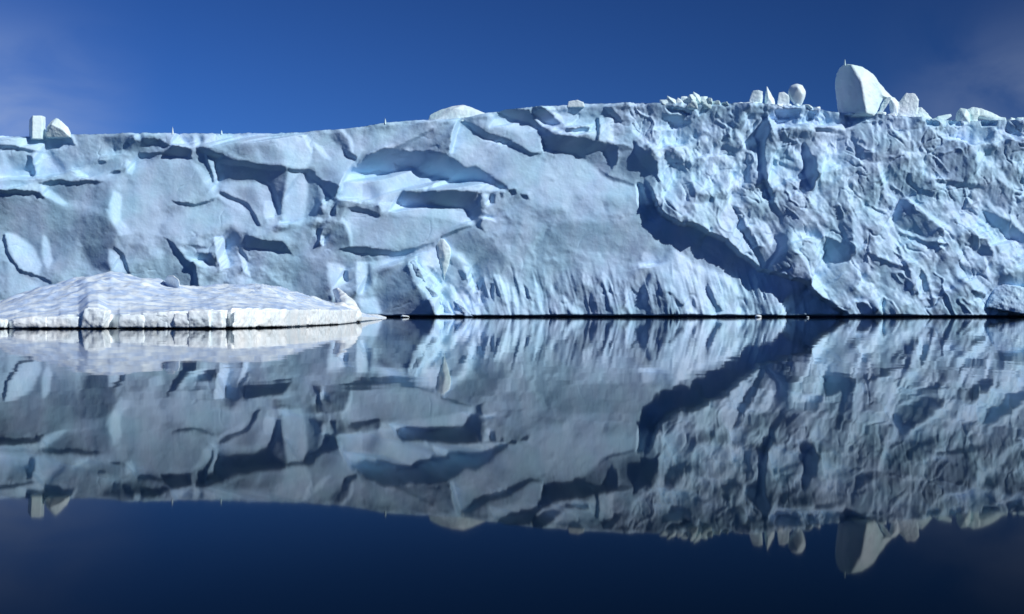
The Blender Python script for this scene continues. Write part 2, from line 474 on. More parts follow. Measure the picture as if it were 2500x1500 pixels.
A('b', '2368 355 2385 355 2392 395 2385 440 2372 430', .7)
A('b', '2395 380 2420 405 2450 430 2490 460 2480 470 2430 440 2400 410', .6)
A('F', '2208 425 2216 425 2220 445 2250 465 2246 472 2214 452')
A('U', '2240 462 2275 472 2290 492 2280 488 2245 475')
A('B', '2130 405 2145 420 2168 460 2192 496 2178 527 2170 520 2178 500 2150 462', .7)
A('F', '2196 488 2206 486 2252 532 2290 562 2298 580 2262 582 2200 560 2180 545', .85)
A('U', '2186 562 2240 585 2302 598 2300 605 2240 596 2190 572')
A('b', '2204 482 2216 480 2262 526 2312 556 2330 580 2298 568 2250 528', .8)
A('H', '2330 540 2365 575 2420 615 2415 640 2370 610 2345 580')
A('F', '2395 505 2425 520 2462 540 2504 574 2504 594 2465 575 2425 545')
A('b', '2400 480 2450 510 2504 555 2504 572 2462 538 2425 515', .7)
A('U', '2355 575 2400 586 2418 628 2384 614')
A('U', '2010 578 2030 584 2064 602 2072 638 2042 646 2020 622')
A('b', '2070 520 2088 520 2102 600 2086 628 2074 592', .8)
A('U', '2108 616 2160 636 2198 654 2196 664 2150 645 2110 626')
A('F', '2178 590 2192 620 2210 660 2222 718 2232 742 2214 720 2200 668')
A('F', '2236 655 2256 680 2266 724 2276 752 2262 738 2248 700')
A('g', '2020 645 2075 640 2080 740 2040 740 2025 690')
A('b', '2320 645 2360 670 2404 710 2402 730 2370 712 2330 680', .7)
A('U', '2358 706 2380 712 2400 722 2396 736 2370 726')
A('U', '2080 738 2110 742 2150 766 2180 775 2100 775')
A('b', '2220 720 2260 720 2275 770 2230 770', .5)
A('u', '2430 680 2460 664 2504 664 2504 702 2462 705')

SOFT = {'g': 14, 'G': 8, 'l': 10, 'L': 3, 'b': 1, 'H': 6, 'u': 2, 'f': 6, 'M': 10}
DARKM = np.zeros(GX.shape)
for c, s, k in PAINT:
    m, sl = inside(P(s))
    m = m.astype(float)
    if c in SOFT:
        m = blur(m, SOFT[c])
    fx, fz = CLS[c]
    DARKM[sl] = DARKM[sl] * (1 - m) + (c in 'UFuf') * m
    rz = .12 if c in 'UF' else .40
    FXm[sl] = FXm[sl] * (1 - m) + (fx * k + FXm[sl] * rz) * m
    FZm[sl] = FZm[sl] * (1 - m) + (fz * k + FZm[sl] * rz) * m
# sun-softened snowy lip along the crest
dcr = GY - top_at(gx)[None, :]
lip = (1 - DARKM) * sstep(11, 3, dcr) * sstep(-1.2, .6, vnoise(GX / 35, GX * 0, 120) + .6 * vnoise(GX / 9, GY / 9, 121))
FZm = FZm * (1 - .6 * lip) + .75 * lip
lip2 = sstep(8, 12, dcr) * sstep(19, 14, dcr) * sstep(.0, .7, vnoise(GX / 40, GX * 0, 122)) * sstep(900, 1500, GX)
FZm = FZm * (1 - lip2) - .75 * lip2
# broken lump at the foot, left of the bowl
lump = mask('990 640 1016 636 1050 650 1098 616 1130 616 1150 650 1166 720 1164 775 1062 775 1040 735 1010 690', 3)
a, b = facets(30, 9, 58, 130, 8)
FXm += lump * (a * .55 + .18); FZm += lump * (b * .40 + .12)
edge = sstep(X0, X0 + 80, GX) * sstep(X1, X1 - 80, GX) * sstep(Y0, Y0 + 50, GY) * sstep(Y1, Y1 - 50, GY)
# integrate the facing field into one continuous relief (screened Poisson)
ky = np.fft.fftfreq(GX.shape[0], ST) * 2 * np.pi
kx = np.fft.rfftfreq(GX.shape[1], ST) * 2 * np.pi
KX, KY = np.meshgrid(kx, ky)
DEN = KX ** 2 + KY ** 2 + (1 / 150.0) ** 2
def integrate(fx, fz):
    h = np.fft.rfft2(-fx * edge); v = np.fft.rfft2(fz * edge)
    Hh = -1j * (KX * h + KY * v) / DEN
    return (np.fft.irfft2(Hh, s=GX.shape), -np.fft.irfft2(1j * KX * Hh, s=GX.shape), np.fft.irfft2(1j * KY * Hh, s=GX.shape))
# the slope towards the light is what the eye reads off a fracture face, so keep that
# component as drawn and let the other one settle until the relief is continuous
sx_, sy_, sz_ = SUN.x, -SUN.y, SUN.z
sn = math.hypot(sx_, sz_)
WANT = (sy_ + sx_ * FXm + sz_ * FZm) / np.sqrt(1 + FXm ** 2 + FZm ** 2)
low = (LFR > .3) & (DARKM < .3)
WANT = np.where(low, .06 + np.logaddexp(0, (WANT - .06) * 9) / 9, WANT)
fx, fz = FXm.copy(), FZm.copy()
for it in range(110):
    RELIEF, ax, az = integrate(fx, fz)
    q = np.sqrt(1 + ax ** 2 + az ** 2)
    have = (sy_ + sx_ * ax + sz_ * az) / q
    err = WANT - have
    der = np.maximum(sn / q - have * (sx_ * ax + sz_ * az) / sn / q ** 2, .25)
    dt = np.clip(err / der, -.6, .6) * 1.1
    # keep the crosswise slope close to what was drawn, so no streaks run along the light
    cr = .93 * (ax * sz_ - az * sx_) / sn + .07 * (FXm * sz_ - FZm * sx_) / sn
    al = (ax * sx_ + az * sz_) / sn + dt
    fx = (al * sx_ + cr * sz_) / sn; fz = (al * sz_ - cr * sx_) / sn
RELIEF, ax, az = integrate(fx, fz)
print('relief range', RELIEF.min(), RELIEF.max(), 'slope err', np.abs(err).mean())
# explicit masses: the rough shoulder stands proud of the bowl, mounds swell at its foot
RELIEF += 34 * STEP
mound = mask('1610 640 1645 610 1700 655 1750 665 1800 705 1812 730 1790 800 1590 800 1570 700', 14)
RELIEF += 7 * mound + 3 * blur(lump, 14)
# fine relief
x1, y1 = rot(GX, GY, 55)
RELIEF += ROUGH * (1.0 * ridged(x1 / 80, y1 / 14, 31, 4) + .7 * fbm(GX / 14, GY / 14, 33, 4))
RELIEF += ROUGH * (1 - lowr) * 1.2 * ridged(GX / 14, GY / 90, 35, 2)
x1, y1 = rot(GX, GY, 76)
RELIEF += FRINGE * (2.2 * ridged(x1 / 110, y1 / 19, 36, 3) + .8 * fbm(GX / 12, GY / 12, 37, 3))
RELIEF += smooth * (.5 * fbm(GX / 16, GY / 16, 41, 4) + .8 * fbm(GX / 60, GY / 120, 43, 3))
RELIEF += crag * (.9 * fbm(GX / 12, GY / 12, 47, 4))
# thin crevices and knife-edged ribs
def lines(x, y, w, seed):
    return np.exp(-(vnoise(x, y, seed) / w) ** 2)
x1, y1 = rot(GX + 26 * fbm(GX / 60, GY / 60, 90, 3), GY + 26 * fbm(GX / 60, GY / 60, 91, 3), 52)
gate = sstep(-.1, .5, vnoise(GX / 45, GY / 45, 92))
gate2 = sstep(-.1, .5, vnoise(GX / 40, GY / 40, 93))
RELIEF -= ROUGH * gate * 4.2 * lines(x1 / 75, y1 / 22, .075, 94)
RELIEF += ROUGH * gate2 * 3.4 * lines(x1 / 80, y1 / 24, .085, 95)
wx_ = GX + 26 * fbm(GX / 55, GY / 55, 141, 3) + .18 * GY; wy_ = GY + 26 * fbm(GX / 60, GY / 60, 142, 3) + .14 * GX
RELIEF -= ROUGH * (1 - lowr) * gate2 * 2.6 * lines(wx_ / 30, wy_ / 95, .07, 96)
RELIEF -= ROUGH * (1 - lowr) * gate * 2.6 * lines(wx_ / 120, wy_ / 26, .07, 97)
RELIEF += FRINGE * gate * 3.2 * lines(GX / 26 - GY / 90, GY / 110, .10, 98)
RELIEF -= FRINGE * gate2 * 2.6 * lines(GX / 24 - GY / 90, GY / 100, .08, 99)
hair = sstep(.2, .7, vnoise(GX / 90, GY / 70, 101)) * smooth
RELIEF -= hair * 1.2 * lines((GX + 30 * fbm(GX / 60, GY / 60, 143, 3)) / 130 + GY / 260, (GY + 22 * fbm(GX / 50, GY / 50, 144, 3)) / 75, .022, 102)
RELIEF -= crag * gate * 2.6 * lines((GX + 14 * fbm(GX / 30, GY / 30, 145, 3)) / 40, (GY + 12 * fbm(GX / 30, GY / 30, 146, 3)) / 20 + GX / 90, .07, 103)
for q in ('1866 284 1873 284 1872 320 1862 350 1864 400 1866 450 1884 490 1878 492 1858 450 1852 400 1850 350 1842 330', '1960 352 1968 356 1974 384 1984 390 1982 430 1976 462 1968 460 1958 420 1956 378',
          '1556 448 1566 452 1580 500 1600 540 1580 540 1560 500'):
    RELIEF -= 9 * mask(q, 2)
# open slots under the crest slabs
for q in ('2062 282 2114 282 2112 294 2070 295', '1890 271 1950 270 1950 287 1905 289', '1972 274 1990 273 1987 290 1976 289',
          '2306 300 2340 299 2338 310 2310 311', '2392 299 2428 300 2426 308 2396 308', '2250 298 2280 302 2278 313 2254 311', '1625 262 1668 270 1690 276 1660 278 1632 272'):
    RELIEF -= 15 * mask(q, 1)
# wave-cut notch at the waterline
notch = sstep(769.0, 772.5, GY + 2.4 * fbm(GX / 45, GX * 0, 51, 4)) 
RELIEF -= notch * 16 * (0.75 + .25 * fbm(GX / 60, GX * 0, 53, 2))
# the front turns away at both ends of the berg, out of frame
RELIEF -= 260 * (sstep(-40, -300, GX) ** 2 + sstep(2560, 2800, GX) ** 2)

def world_at(px, py, d=0.0):
    """decimetre canvas -> metres; d = how far it stands out towards the camera"""
    return ((px - CX) * 0.1, DIST - d * 0.1, 1.0 + (HOR - py) * 0.1)

def sample(A_, px, py):
    u = np.clip((px - X0) / ST, 0, len(gx) - 1.001); v = np.clip((py - Y0) / ST, 0, len(gy) - 1.001)
    i = v.astype(int); j = u.astype(int); fu = u - j; fv = v - i
    return (A_[i, j] * (1 - fu) + A_[i, j + 1] * fu) * (1 - fv) + (A_[i + 1, j] * (1 - fu) + A_[i + 1, j + 1] * fu) * fv

def grid_mesh(name, X, Y, Z, mat, parent=None, wrap=False):
    r, c = X.shape
    co = np.stack([X, Y, Z], -1).reshape(-1, 3).astype(np.float32)
    i, j = np.meshgrid(np.arange(r - 1), np.arange(c - 1), indexing='ij')
    a = (i * c + j).ravel()
    q = np.stack([a, a + 1, a + c + 1, a + c], -1).astype(np.int32)
    me = bpy.data.meshes.new(name)
    me.vertices.add(len(co)); me.vertices.foreach_set('co', co.ravel())
    me.loops.add(q.size); me.loops.foreach_set('vertex_index', q.ravel())
    me.polygons.add(len(q)); me.polygons.foreach_set('loop_start', np.arange(0, q.size, 4, dtype=np.int32))
    me.polygons.foreach_set('use_smooth', np.ones(len(q), bool))
    me.update(calc_edges=True); me.validate()
    me.materials.append(mat)
    o = bpy.data.objects.new(name, me); C.objects.link(o)
    if parent: o.parent = parent
    return o

# ------------------------------------------------------------------ materials
def mat_base(name):
    m = bpy.data.materials.new(name); m.use_nodes = True
    t = m.node_tree; b = t.nodes['Principled BSDF']
    return m, t, b
def ice_material(name, c1, c2, rough=.5, bump=.12, notch_shade=True, scale=1.0, sss=0.0, aniso=.3, tinted=True):
    m, t, b = mat_base(name)
    n = t.nodes.new; l = t.links.new
    g = n('ShaderNodeNewGeometry')
    mp = n('ShaderNodeMapping'); mp.inputs['Scale'].default_value = (.22 * scale, .22 * scale, .22 * aniso * scale)
    l(g.outputs['Position'], mp.inputs[0])
    n1 = n('ShaderNodeTexNoise'); n1.inputs['Scale'].default_value = 1.0; n1.inputs['Detail'].default_value = 6
    l(mp.outputs[0], n1.inputs[0])
    n2 = n('ShaderNodeTexNoise'); n2.inputs['Scale'].default_value = .11 * scale; n2.inputs['Detail'].default_value = 3
    l(g.outputs['Position'], n2.inputs[0])
    r1 = n('ShaderNodeMapRange'); r1.inputs[1].default_value = .40 if aniso > 1 else .35; r1.inputs[2].default_value = .60 if aniso > 1 else .68
    l(n1.outputs['Fac'], r1.inputs[0])
    mx = n('ShaderNodeMix'); mx.data_type = 'RGBA'
    mx.inputs[6].default_value = (*c1, 1); mx.inputs[7].default_value = (*c2, 1)
    l(r1.outputs[0], mx.inputs[0])
    # greenish and lilac clouds in old glacier ice
    r2 = n('ShaderNodeValToRGB')
    r2.color_ramp.elements[0].position = .38; r2.color_ramp.elements[0].color = (.92, 1.0, .98, 1)
    r2.color_ramp.elements[1].position = .62; r2.color_ramp.elements[1].color = (1.0, .97, 1.0, 1)
    l(n2.outputs['Fac'], r2.inputs[0])
    m2 = n('ShaderNodeMix'); m2.data_type = 'RGBA'; m2.blend_type = 'MULTIPLY'; m2.inputs[0].default_value = 1
    l(mx.outputs[2], m2.inputs[6]); l(r2.outputs[0], m2.inputs[7])
    last = m2.outputs[2] if tinted else mx.outputs[2]
    if notch_shade:   # shade of the wave-cut notch painted in as soaked, clear dark ice
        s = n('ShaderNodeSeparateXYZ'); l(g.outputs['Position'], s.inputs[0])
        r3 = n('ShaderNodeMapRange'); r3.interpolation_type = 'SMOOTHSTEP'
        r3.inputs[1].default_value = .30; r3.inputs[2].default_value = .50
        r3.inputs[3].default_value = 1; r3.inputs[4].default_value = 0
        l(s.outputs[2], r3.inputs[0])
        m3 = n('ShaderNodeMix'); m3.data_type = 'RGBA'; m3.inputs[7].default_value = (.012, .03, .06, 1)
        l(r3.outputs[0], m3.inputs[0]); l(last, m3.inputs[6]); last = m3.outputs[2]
    l(last, b.inputs['Base Color'])
    b.inputs['Roughness'].default_value = rough
    b.inputs['IOR'].default_value = 1.31
    if sss:
        b.inputs['Subsurface Weight'].default_value = sss
        b.inputs['Subsurface Radius'].default_value = (.1, .4, .9)
    n3 = n('ShaderNodeTexNoise'); n3.inputs['Scale'].default_value = 1.6 * scale; n3.inputs['Detail'].default_value = 5
    l(g.outputs['Position'], n3.inputs[0])
    bp = n('ShaderNodeBump'); bp.inputs['Strength'].default_value = 1; bp.inputs['Distance'].default_value = bump
    l(n3.outputs['Fac'], bp.inputs['Height']); l(bp.outputs[0], b.inputs['Normal'])
    return m
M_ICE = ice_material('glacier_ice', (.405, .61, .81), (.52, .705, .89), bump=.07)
M_BLOCK = ice_material('block_ice', (.66, .85, .90), (.78, .92, .96), bump=.02, notch_shade=False)
M_SNOW = ice_material('snow_crust', (.70, .72, .88), (.80, .82, .93), rough=.7, bump=.05, notch_shade=False)
M_FLOE = ice_material('floe_snow', (.46, .62, .87), (.82, .93, .99), rough=.6, bump=.03, notch_shade=False, scale=3, aniso=1.5, tinted=False)
M_FLOEICE = ice_material('floe_ice', (.78, .90, .96), (.93, .97, .98), rough=.4, bump=.03, notch_shade=False, scale=3, aniso=1.0, tinted=False)
M_DARK, _t, _b = mat_base('foot_shade_ice')  # dark ice colour carrying the painted shade under the floe blocks
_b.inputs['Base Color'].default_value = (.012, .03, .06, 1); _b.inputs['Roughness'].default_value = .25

def water_material():
    m, t, b = mat_base('sea_water')
    n = t.nodes.new; l = t.links.new
    b.inputs['Base Color'].default_value = (.0003, .003, .007, 1)
    b.inputs['Roughness'].default_value = .022
    b.inputs['IOR'].default_value = 1.07
    g = n('ShaderNodeNewGeometry')
    def nz(sx, sy, det):
        mp = n('ShaderNodeMapping'); mp.inputs['Scale'].default_value = (sx, sy, 1)
        l(g.outputs['Position'], mp.inputs[0])
        k = n('ShaderNodeTexNoise'); k.inputs['Scale'].default_value = 1; k.inputs['Detail'].default_value = det
        l(mp.outputs[0], k.inputs[0]); return k.outputs['Fac']
    a = nz(.55, .22, 2); c = nz(.06, .03, 1)
    b1 = n('ShaderNodeBump'); b1.inputs['Distance'].default_value = .0045; l(a, b1.inputs['Height'])
    b2 = n('ShaderNodeBump'); b2.inputs['Distance'].default_value = .011; l(c, b2.inputs['Height']); l(b1.outputs[0], b2.inputs['Normal'])
    l(b2.outputs[0], b.inputs['Normal'])
    return m
M_WATER = water_material()

# ------------------------------------------------------------------ object helpers
def tag(o, label, cat, group=None):
    o['label'] = label; o['category'] = cat
    if group: o['group'] = group
def empty(name, loc, label, cat, group=None):
    o = bpy.data.objects.new(name, None); o.location = loc; C.objects.link(o)
    tag(o, label, cat, group)
    o.empty_display_size = 1
    bpy.context.view_layer.update()
    return o
def keep(o, par):
    o.parent = par; o.matrix_parent_inverse = par.matrix_world.inverted()
    return o

def hull_into(bm, pts):
    vs_ = [bm.verts.new(p) for p in pts]
    r = bmesh.ops.convex_hull(bm, input=vs_)
    junk = [v for v in r['geom_interior'] if isinstance(v, bmesh.types.BMVert)]
    junk += [v for v in r['geom_unused'] if isinstance(v, bmesh.types.BMVert)]
    if junk: bmesh.ops.delete(bm, geom=list(set(junk)), context='VERTS')
from mathutils import noise as mn
def rock(name, hulls, mat, voxel=.3, amp=.12, wl=1.5, smooth=2, seed=0):
    """several convex lumps fused to one weathered body; each hull is a list of world points"""
    bm = bmesh.new()
    for h in hulls: hull_into(bm, h)
    me = bpy.data.meshes.new(name + '_tmp'); bm.to_mesh(me); bm.free()
    o = bpy.data.objects.new(name + '_tmp', me); C.objects.link(o)
    md = o.modifiers.new('r', 'REMESH'); md.mode = 'VOXEL'; md.voxel_size = voxel
    sm = o.modifiers.new('s', 'SMOOTH'); sm.iterations = smooth; sm.factor = .9
    dg = bpy.context.evaluated_depsgraph_get()
    m2 = bpy.data.meshes.new_from_object(o.evaluated_get(dg)); m2.name = name
    bpy.data.objects.remove(o); bpy.data.meshes.remove(me)
    off = Vector((seed * 13.1, seed * 7.7, seed * 3.3))
    nv = len(m2.vertices); nr = [v.normal.copy() for v in m2.vertices]
    for v, nn in zip(m2.vertices, nr):
        p = v.co / wl + off
        v.co += nn * amp * (mn.noise(p) + .5 * mn.noise(p * 2.3) + .3 * mn.noise(p * 5.1))
    m2.polygons.foreach_set('use_smooth', [True] * len(m2.polygons))
    m2.materials.clear(); m2.materials.append(mat); m2.update()
    ob = bpy.data.objects.new(name, m2); C.objects.link(ob)
    return ob
def recenter(o):
    """origin at the base of the thing"""
    n = len(o.data.vertices); co = np.empty(n * 3); o.data.vertices.foreach_get('co', co); co = co.reshape(-1, 3)
    c = (co.min(0) + co.max(0)) / 2; c[2] = co[:, 2].min()
    co -= c; o.data.vertices.foreach_set('co', co.ravel()); o.data.update()
    o.location = Vector(c); return o
def H(s, back=0):
    """'px py d' triples on the ice front -> world points"""
    v = [float(t) for t in s.replace(',', ' ').split()]
    return [world_at(v[i], v[i + 1], v[i + 2] - back) for i in range(0, len(v), 3)]

# ------------------------------------------------------------------ water
bpy.context.view_layer.update()
me = bpy.data.meshes.new('water')
S = 6000
me.from_pydata([(-S, -S, 0), (S, -S, 0), (S, S, 0), (-S, S, 0)], [], [(0, 1, 2, 3)])
me.materials.append(M_WATER)
water = bpy.data.objects.new('water', me); C.objects.link(water)
water['kind'] = 'structure'

# ------------------------------------------------------------------ the iceberg
berg = empty('iceberg', (0, DIST, 0), 'huge flat-topped iceberg with a fractured pale blue ice wall rising straight from the calm water', 'iceberg')
cols = np.arange(X0, X1 + .1, 2.0)
rows = np.linspace(0, 1, 285)
tp = top_at(cols)
PXg = np.repeat(cols[None, :], len(rows), 0)
PYg = 796 + (tp[None, :] - 796) * rows[:, None]
D = sample(RELIEF, PXg, PYg)
Xw = (PXg - CX) * .1; Yw = DIST - D * .1; Zw = 1 + (HOR - PYg) * .1
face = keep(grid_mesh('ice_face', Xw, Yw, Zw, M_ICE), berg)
# plateau behind the crest, running back 130 m, gently falling, plus the hidden rear wall
bk = np.concatenate([[0, .15, .4, .8, 1.4, 2.2], np.linspace(3.5, 130, 40)])
cs = slice(None, None, 4)
cx_ = cols[cs]; Xp = np.repeat(((cx_ - CX) * .1)[None], len(bk), 0)
Yp = (Yw[-1, cs])[None, :] + bk[:, None]
Zp = Zw[-1, cs][None, :] - .035 * bk[:, None] + .25 * np.minimum(bk, 4)[:, None] / 4 * fbm(Xp / 3, Yp / 3, 71, 3) - .15 * np.minimum(bk, 2)[:, None]
Zp = np.concatenate([Zp, np.full((1, len(cx_)), -3.0)]); Xp = np.concatenate([Xp, Xp[-1:]]); Yp = np.concatenate([Yp, Yp[-1:] + 1.0])
plateau = keep(grid_mesh('snow_plateau', Xp, Yp, Zp, M_SNOW), berg)
for nm, j, jj in (('end_wall', 0, 0), ('end_wall', -1, -1)):
    zt = Zp[:-1, j]; xt = Xp[:-1, j]; yt = Yp[:-1, j]
    k = np.linspace(0, 1, 12)[:, None]
    out = -1 if j == 0 else 1
    Xe = xt[None, :] + out * (2.2 * fbm(k * 3 + 0 * yt[None, :], yt[None, :] / 9, 75, 3)) * np.sin(k * np.pi)
    Ye = np.repeat(yt[None, :], 12, 0); Ze = -3 + (zt[None, :] + 3) * k
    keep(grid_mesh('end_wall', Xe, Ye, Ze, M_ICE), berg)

# ------------------------------------------------------------------ blocks of ice standing on the crest
def block(name, hulls, label, cat='ice block', mat=None, **kw):
    o = rock(name, hulls, mat or M_BLOCK, **kw); recenter(o); tag(o, label, cat); return o

block('ice_block', [
    H('2048 196 -46 2051 172 -44 2058 278 -50 2057 157 -30 2064 153 -14 2076 158 8 2097 205 26 2108 282 32 2106 163 2 2134 180 0 2152 203 -4 2165 228 -8 2138 258 6 2133 286 12 2068 286 -16 2070 163 -60 2124 192 -58 2138 286 -56 2072 286 -66'),
    H('2120 182 -5 2152 203 -8 2186 238 -12 2176 242 -4 2160 238 4 2136 222 2 2150 207 -40 2186 240 -36 2140 230 -40'),
    ], 'tallest ice block on the crest, a rounded fin with bright right shoulder', voxel=.16, amp=.13, wl=2.2, smooth=30)
block('ice_arch', [
    H('2170 230 -10 2190 238 -10 2208 262 -6 2196 284 -2 2182 284 -4 2180 250 2 2176 232 -26 2205 262 -28 2196 284 -28 2184 284 -28'),
    H('2168 232 -8 2178 238 2 2158 262 0 2150 284 2 2144 284 0 2152 258 -4 2165 240 -20 2150 284 -18'),
    H('2196 250 -6 2214 226 -2 2234 228 2 2244 244 4 2240 262 6 2236 288 4 2196 288 2 2215 232 -30 2238 240 -30 2238 288 -34 2198 288 -30'),
    H('2236 262 0 2250 262 4 2266 278 4 2284 300 2 2232 298 6 2245 266 -22 2270 300 -26 2236 298 -24'),
    ], 'small ice arch with a knobbly boulder at its right end, leaning against the tallest block', 'ice arch', voxel=.12, amp=.10, wl=.8, smooth=8, seed=3)
block('ice_block', [
    H('1924 222 -4 1930 208 -4 1945 203 0 1960 207 2 1969 225 4 1966 240 2 1956 262 2 1946 262 2 1930 240 2 1945 215 14 1958 235 12 1945 208 -26 1962 230 -26 1950 262 -20 1928 235 -20')],
    'round-headed ice knob narrowing to its foot, second tallest lump on the crest', voxel=.13, amp=.04, wl=1.2, smooth=30, seed=4)
block('ice_block', [
    H('1830 244 0 1838 222 0 1850 220 4 1862 224 4 1862 244 4 1855 248 8 1840 220 -18 1860 224 -18 1860 262 -16 1832 262 -16 1834 262 2 1858 262 4')],
    'small squarish white ice lump at the left end of the row of knobs', voxel=.12, amp=.08, wl=.8, smooth=2, seed=5)
block('ice_block', [
    H('1868 262 0 1868 238 -2 1873 208 -4 1878 225 0 1892 244 0 1894 264 2 1875 240 8 1874 212 -10 1890 262 -16 1870 262 -16')],
    'narrow pointed ice spire beside the small squarish white lump', voxel=.12, amp=.08, wl=.7, smooth=1, seed=6)
block('ice_block', [
    H('1900 240 0 1902 226 0 1914 224 2 1926 232 2 1928 244 4 1926 262 4 1896 262 2 1905 230 -16 1924 236 -16 1924 262 -16 1900 262 -16')],
    'low ice lump tucked against the left foot of the round-headed knob', voxel=.12, amp=.08, wl=.7, smooth=2, seed=7)
block('ice_block', [
    H('61 291 -26 61 340 -26 74 282 -10 82 284 10 82 340 12 102 283 2 104 300 3 103 340 4 76 280 -24 102 282 -26 102 340 -28 66 340 -28')],
    'square upright ice block with a dark left side at the far left of the crest', voxel=.12, amp=.06, wl=1.2, smooth=1, seed=8)
block('ice_block', [
    H('110 336 2 112 312 0 124 296 0 136 288 0 142 290 2 150 302 4 166 310 4 172 326 4 172 336 8 130 306 14 155 318 14 130 296 -22 160 312 -24 170 336 -26 114 336 -24')],
    'pointed gable-shaped ice block right of the square upright one', voxel=.13, amp=.09, wl=1.0, smooth=2, seed=9)
block('snow_mound', [
    H('1040 298 -30 1046 276 -40 1070 262 -44 1100 254 -40 1128 250 -36 1134 252 -30 1160 264 -24 1194 276 -20 1190 290 -16 1120 296 -8 1110 262 -14 1060 296 -16 1100 256 -90 1180 280 -80 1050 290 -90')],
    'low white snow mound with a grey left flank above the middle of the wall', 'snow mound', voxel=.16, amp=.10, wl=1.6, smooth=3, seed=10)
block('ice_block', [
    H('1384 262 0 1388 247 0 1410 244 2 1425 250 2 1428 262 4 1390 248 -18 1422 250 -20 1426 262 -20 1386 262 -20')],
    'small flat-topped white block alone on the level crest right of centre', voxel=.12, amp=.06, wl=.8, smooth=2, seed=11)
block('ice_block', [
    H('2334 306 2 2336 276 -2 2345 263 0 2358 266 6 2368 282 8 2366 306 12 2350 285 16 2345 270 -24 2364 285 -24 2364 306 -24 2338 306 -22')],
    'pale rounded ice block at the right beside a dark hollow in the crest', voxel=.13, amp=.07, wl=1.0, smooth=3, seed=12)
block('ice_slab', [
    H('2360 268 -6 2378 260 -4 2396 264 0 2425 276 2 2452 290 4 2448 298 4 2400 284 6 2366 280 4 2380 264 -34 2440 290 -34 2366 284 -30'),
    H('2366 275 -2 2388 272 6 2386 304 6 2366 304 6 2376 275 -22 2386 304 -24 2368 304 -24'),
    H('2432 284 0 2455 288 4 2460 306 4 2432 306 4 2442 288 -24 2458 306 -24 2434 306 -24'),
    ], 'sloping white ice slab resting on two stubs near the right edge', 'ice slab', voxel=.14, amp=.12, wl=1.0, smooth=2, seed=13)
block('ice_slab', [
    H('2284 300 0 2290 284 0 2322 278 2 2324 284 4 2296 291 4 2290 306 6 2290 284 -24 2322 280 -24 2290 306 -24'),
    ], 'thin curled ice lip left of the pale rounded block and its dark hollow', 'ice slab', voxel=.12, amp=.06, wl=1.0, smooth=2, seed=14)

# rubble frozen together on the crest
def heap(label, spots, seed, base):
    rnd = random.Random(seed)
    root = empty('ice_rubble', world_at(*base), label, 'ice rubble')
    for k, (px, py, w, h) in enumerate(spots):
        w *= 1.35; h *= 1.3
        d = rnd.uniform(-6, 8); pts = []
        for i in range(11):
            a = rnd.uniform(0, 6.28); rr = rnd.uniform(.6, 1)
            z = rnd.uniform(-1, 1)
            pts.append(world_at(px + math.cos(a) * w * .5 * rr, py - z * h * .5, d + math.sin(a) * w * .5 * rr))
        pts += [world_at(px - w * .3, py + h * .7, d), world_at(px + w * .35, py + h * .7, d + w * .3), world_at(px, py + h * .7, d - w * .4)]
        keep(rock('ice_chunk', [pts], M_BLOCK, voxel=.14, amp=.08, wl=.7, smooth=1, seed=seed + k), root)
heap('ridge of jumbled white ice rubble on the crest above the rough wall',
     [(1622, 250, 20, 14), (1640, 243, 20, 16), (1658, 246, 22, 16), (1672, 243, 18, 16), (1688, 239, 20, 18), (1700, 236, 20, 20),
      (1716, 241, 22, 16), (1732, 245, 18, 12), (1748, 250, 20, 9), (1770, 253, 22, 7), (1800, 253, 26, 6), (1650, 256, 24, 14), (1690, 254, 28, 16), (1725, 254, 24, 14)], 40, (1690, 256, 0))
heap('low snowy rubble at the feet of the row of knobs on the crest',
     [(1822, 254, 22, 9), (1846, 253, 24, 9), (1866, 256, 20, 9), (1884, 257, 18, 9), (1900, 257, 20, 8), (1922, 258, 22, 8), (1942, 258, 20, 7), (1972, 260, 24, 8), (1994, 264, 20, 7)], 90, (1900, 262, 0))
heap('low snowy rubble between the ice arch and the curled ice lip',
     [(2150, 280, 20, 9), (2176, 284, 22, 10), (2200, 286, 20, 8), (2246, 288, 22, 10), (2266, 291, 20, 9), (2284, 295, 20, 8), (2316, 298, 20, 7)], 110, (2230, 292, 0))
heap('few small ice crumbs on the crest right of the sloping slab',
     [(2468, 292, 18, 9), (2486, 294, 20, 10), (2503, 296, 18, 9)], 70, (2485, 300, 0))

# thin icicle-like needles sticking up from the rim
for px, py, h, lab in ((425, 328, 17, 'thin ice needle on the left rim, tallest of the rim needles'),
                       (539, 325, 9, 'tiny ice needle on the rim between the tallest needle and the middle one'),
                       (941, 302, 13, 'thin ice needle on the rising rim left of the snow mound'),
                       (2063, 158, 13, 'tiny ice needle standing on top of the tallest block')):
    dd = float(sample(RELIEF, np.array([px], float), np.array([py], float))[0]) if px < 2000 else 2
    w = 3.0
    pts = [world_at(px - w, py + 3, dd - 2), world_at(px + w, py + 3, dd - 2), world_at(px, py + 3, dd + 3), world_at(px, py + 3, dd - 6),
           world_at(px - 1.6, py - h * .6, dd), world_at(px + 1.4, py - h * .6, dd), world_at(px - .8, py - h, dd - 1), world_at(px + .3, py - h, dd + 1), world_at(px, py - h * .5, dd + 2)]
    o = rock('ice_needle', [pts], M_BLOCK, voxel=.07, amp=.03, wl=.4, smooth=0, seed=px % 17); recenter(o); tag(o, lab, 'ice needle')

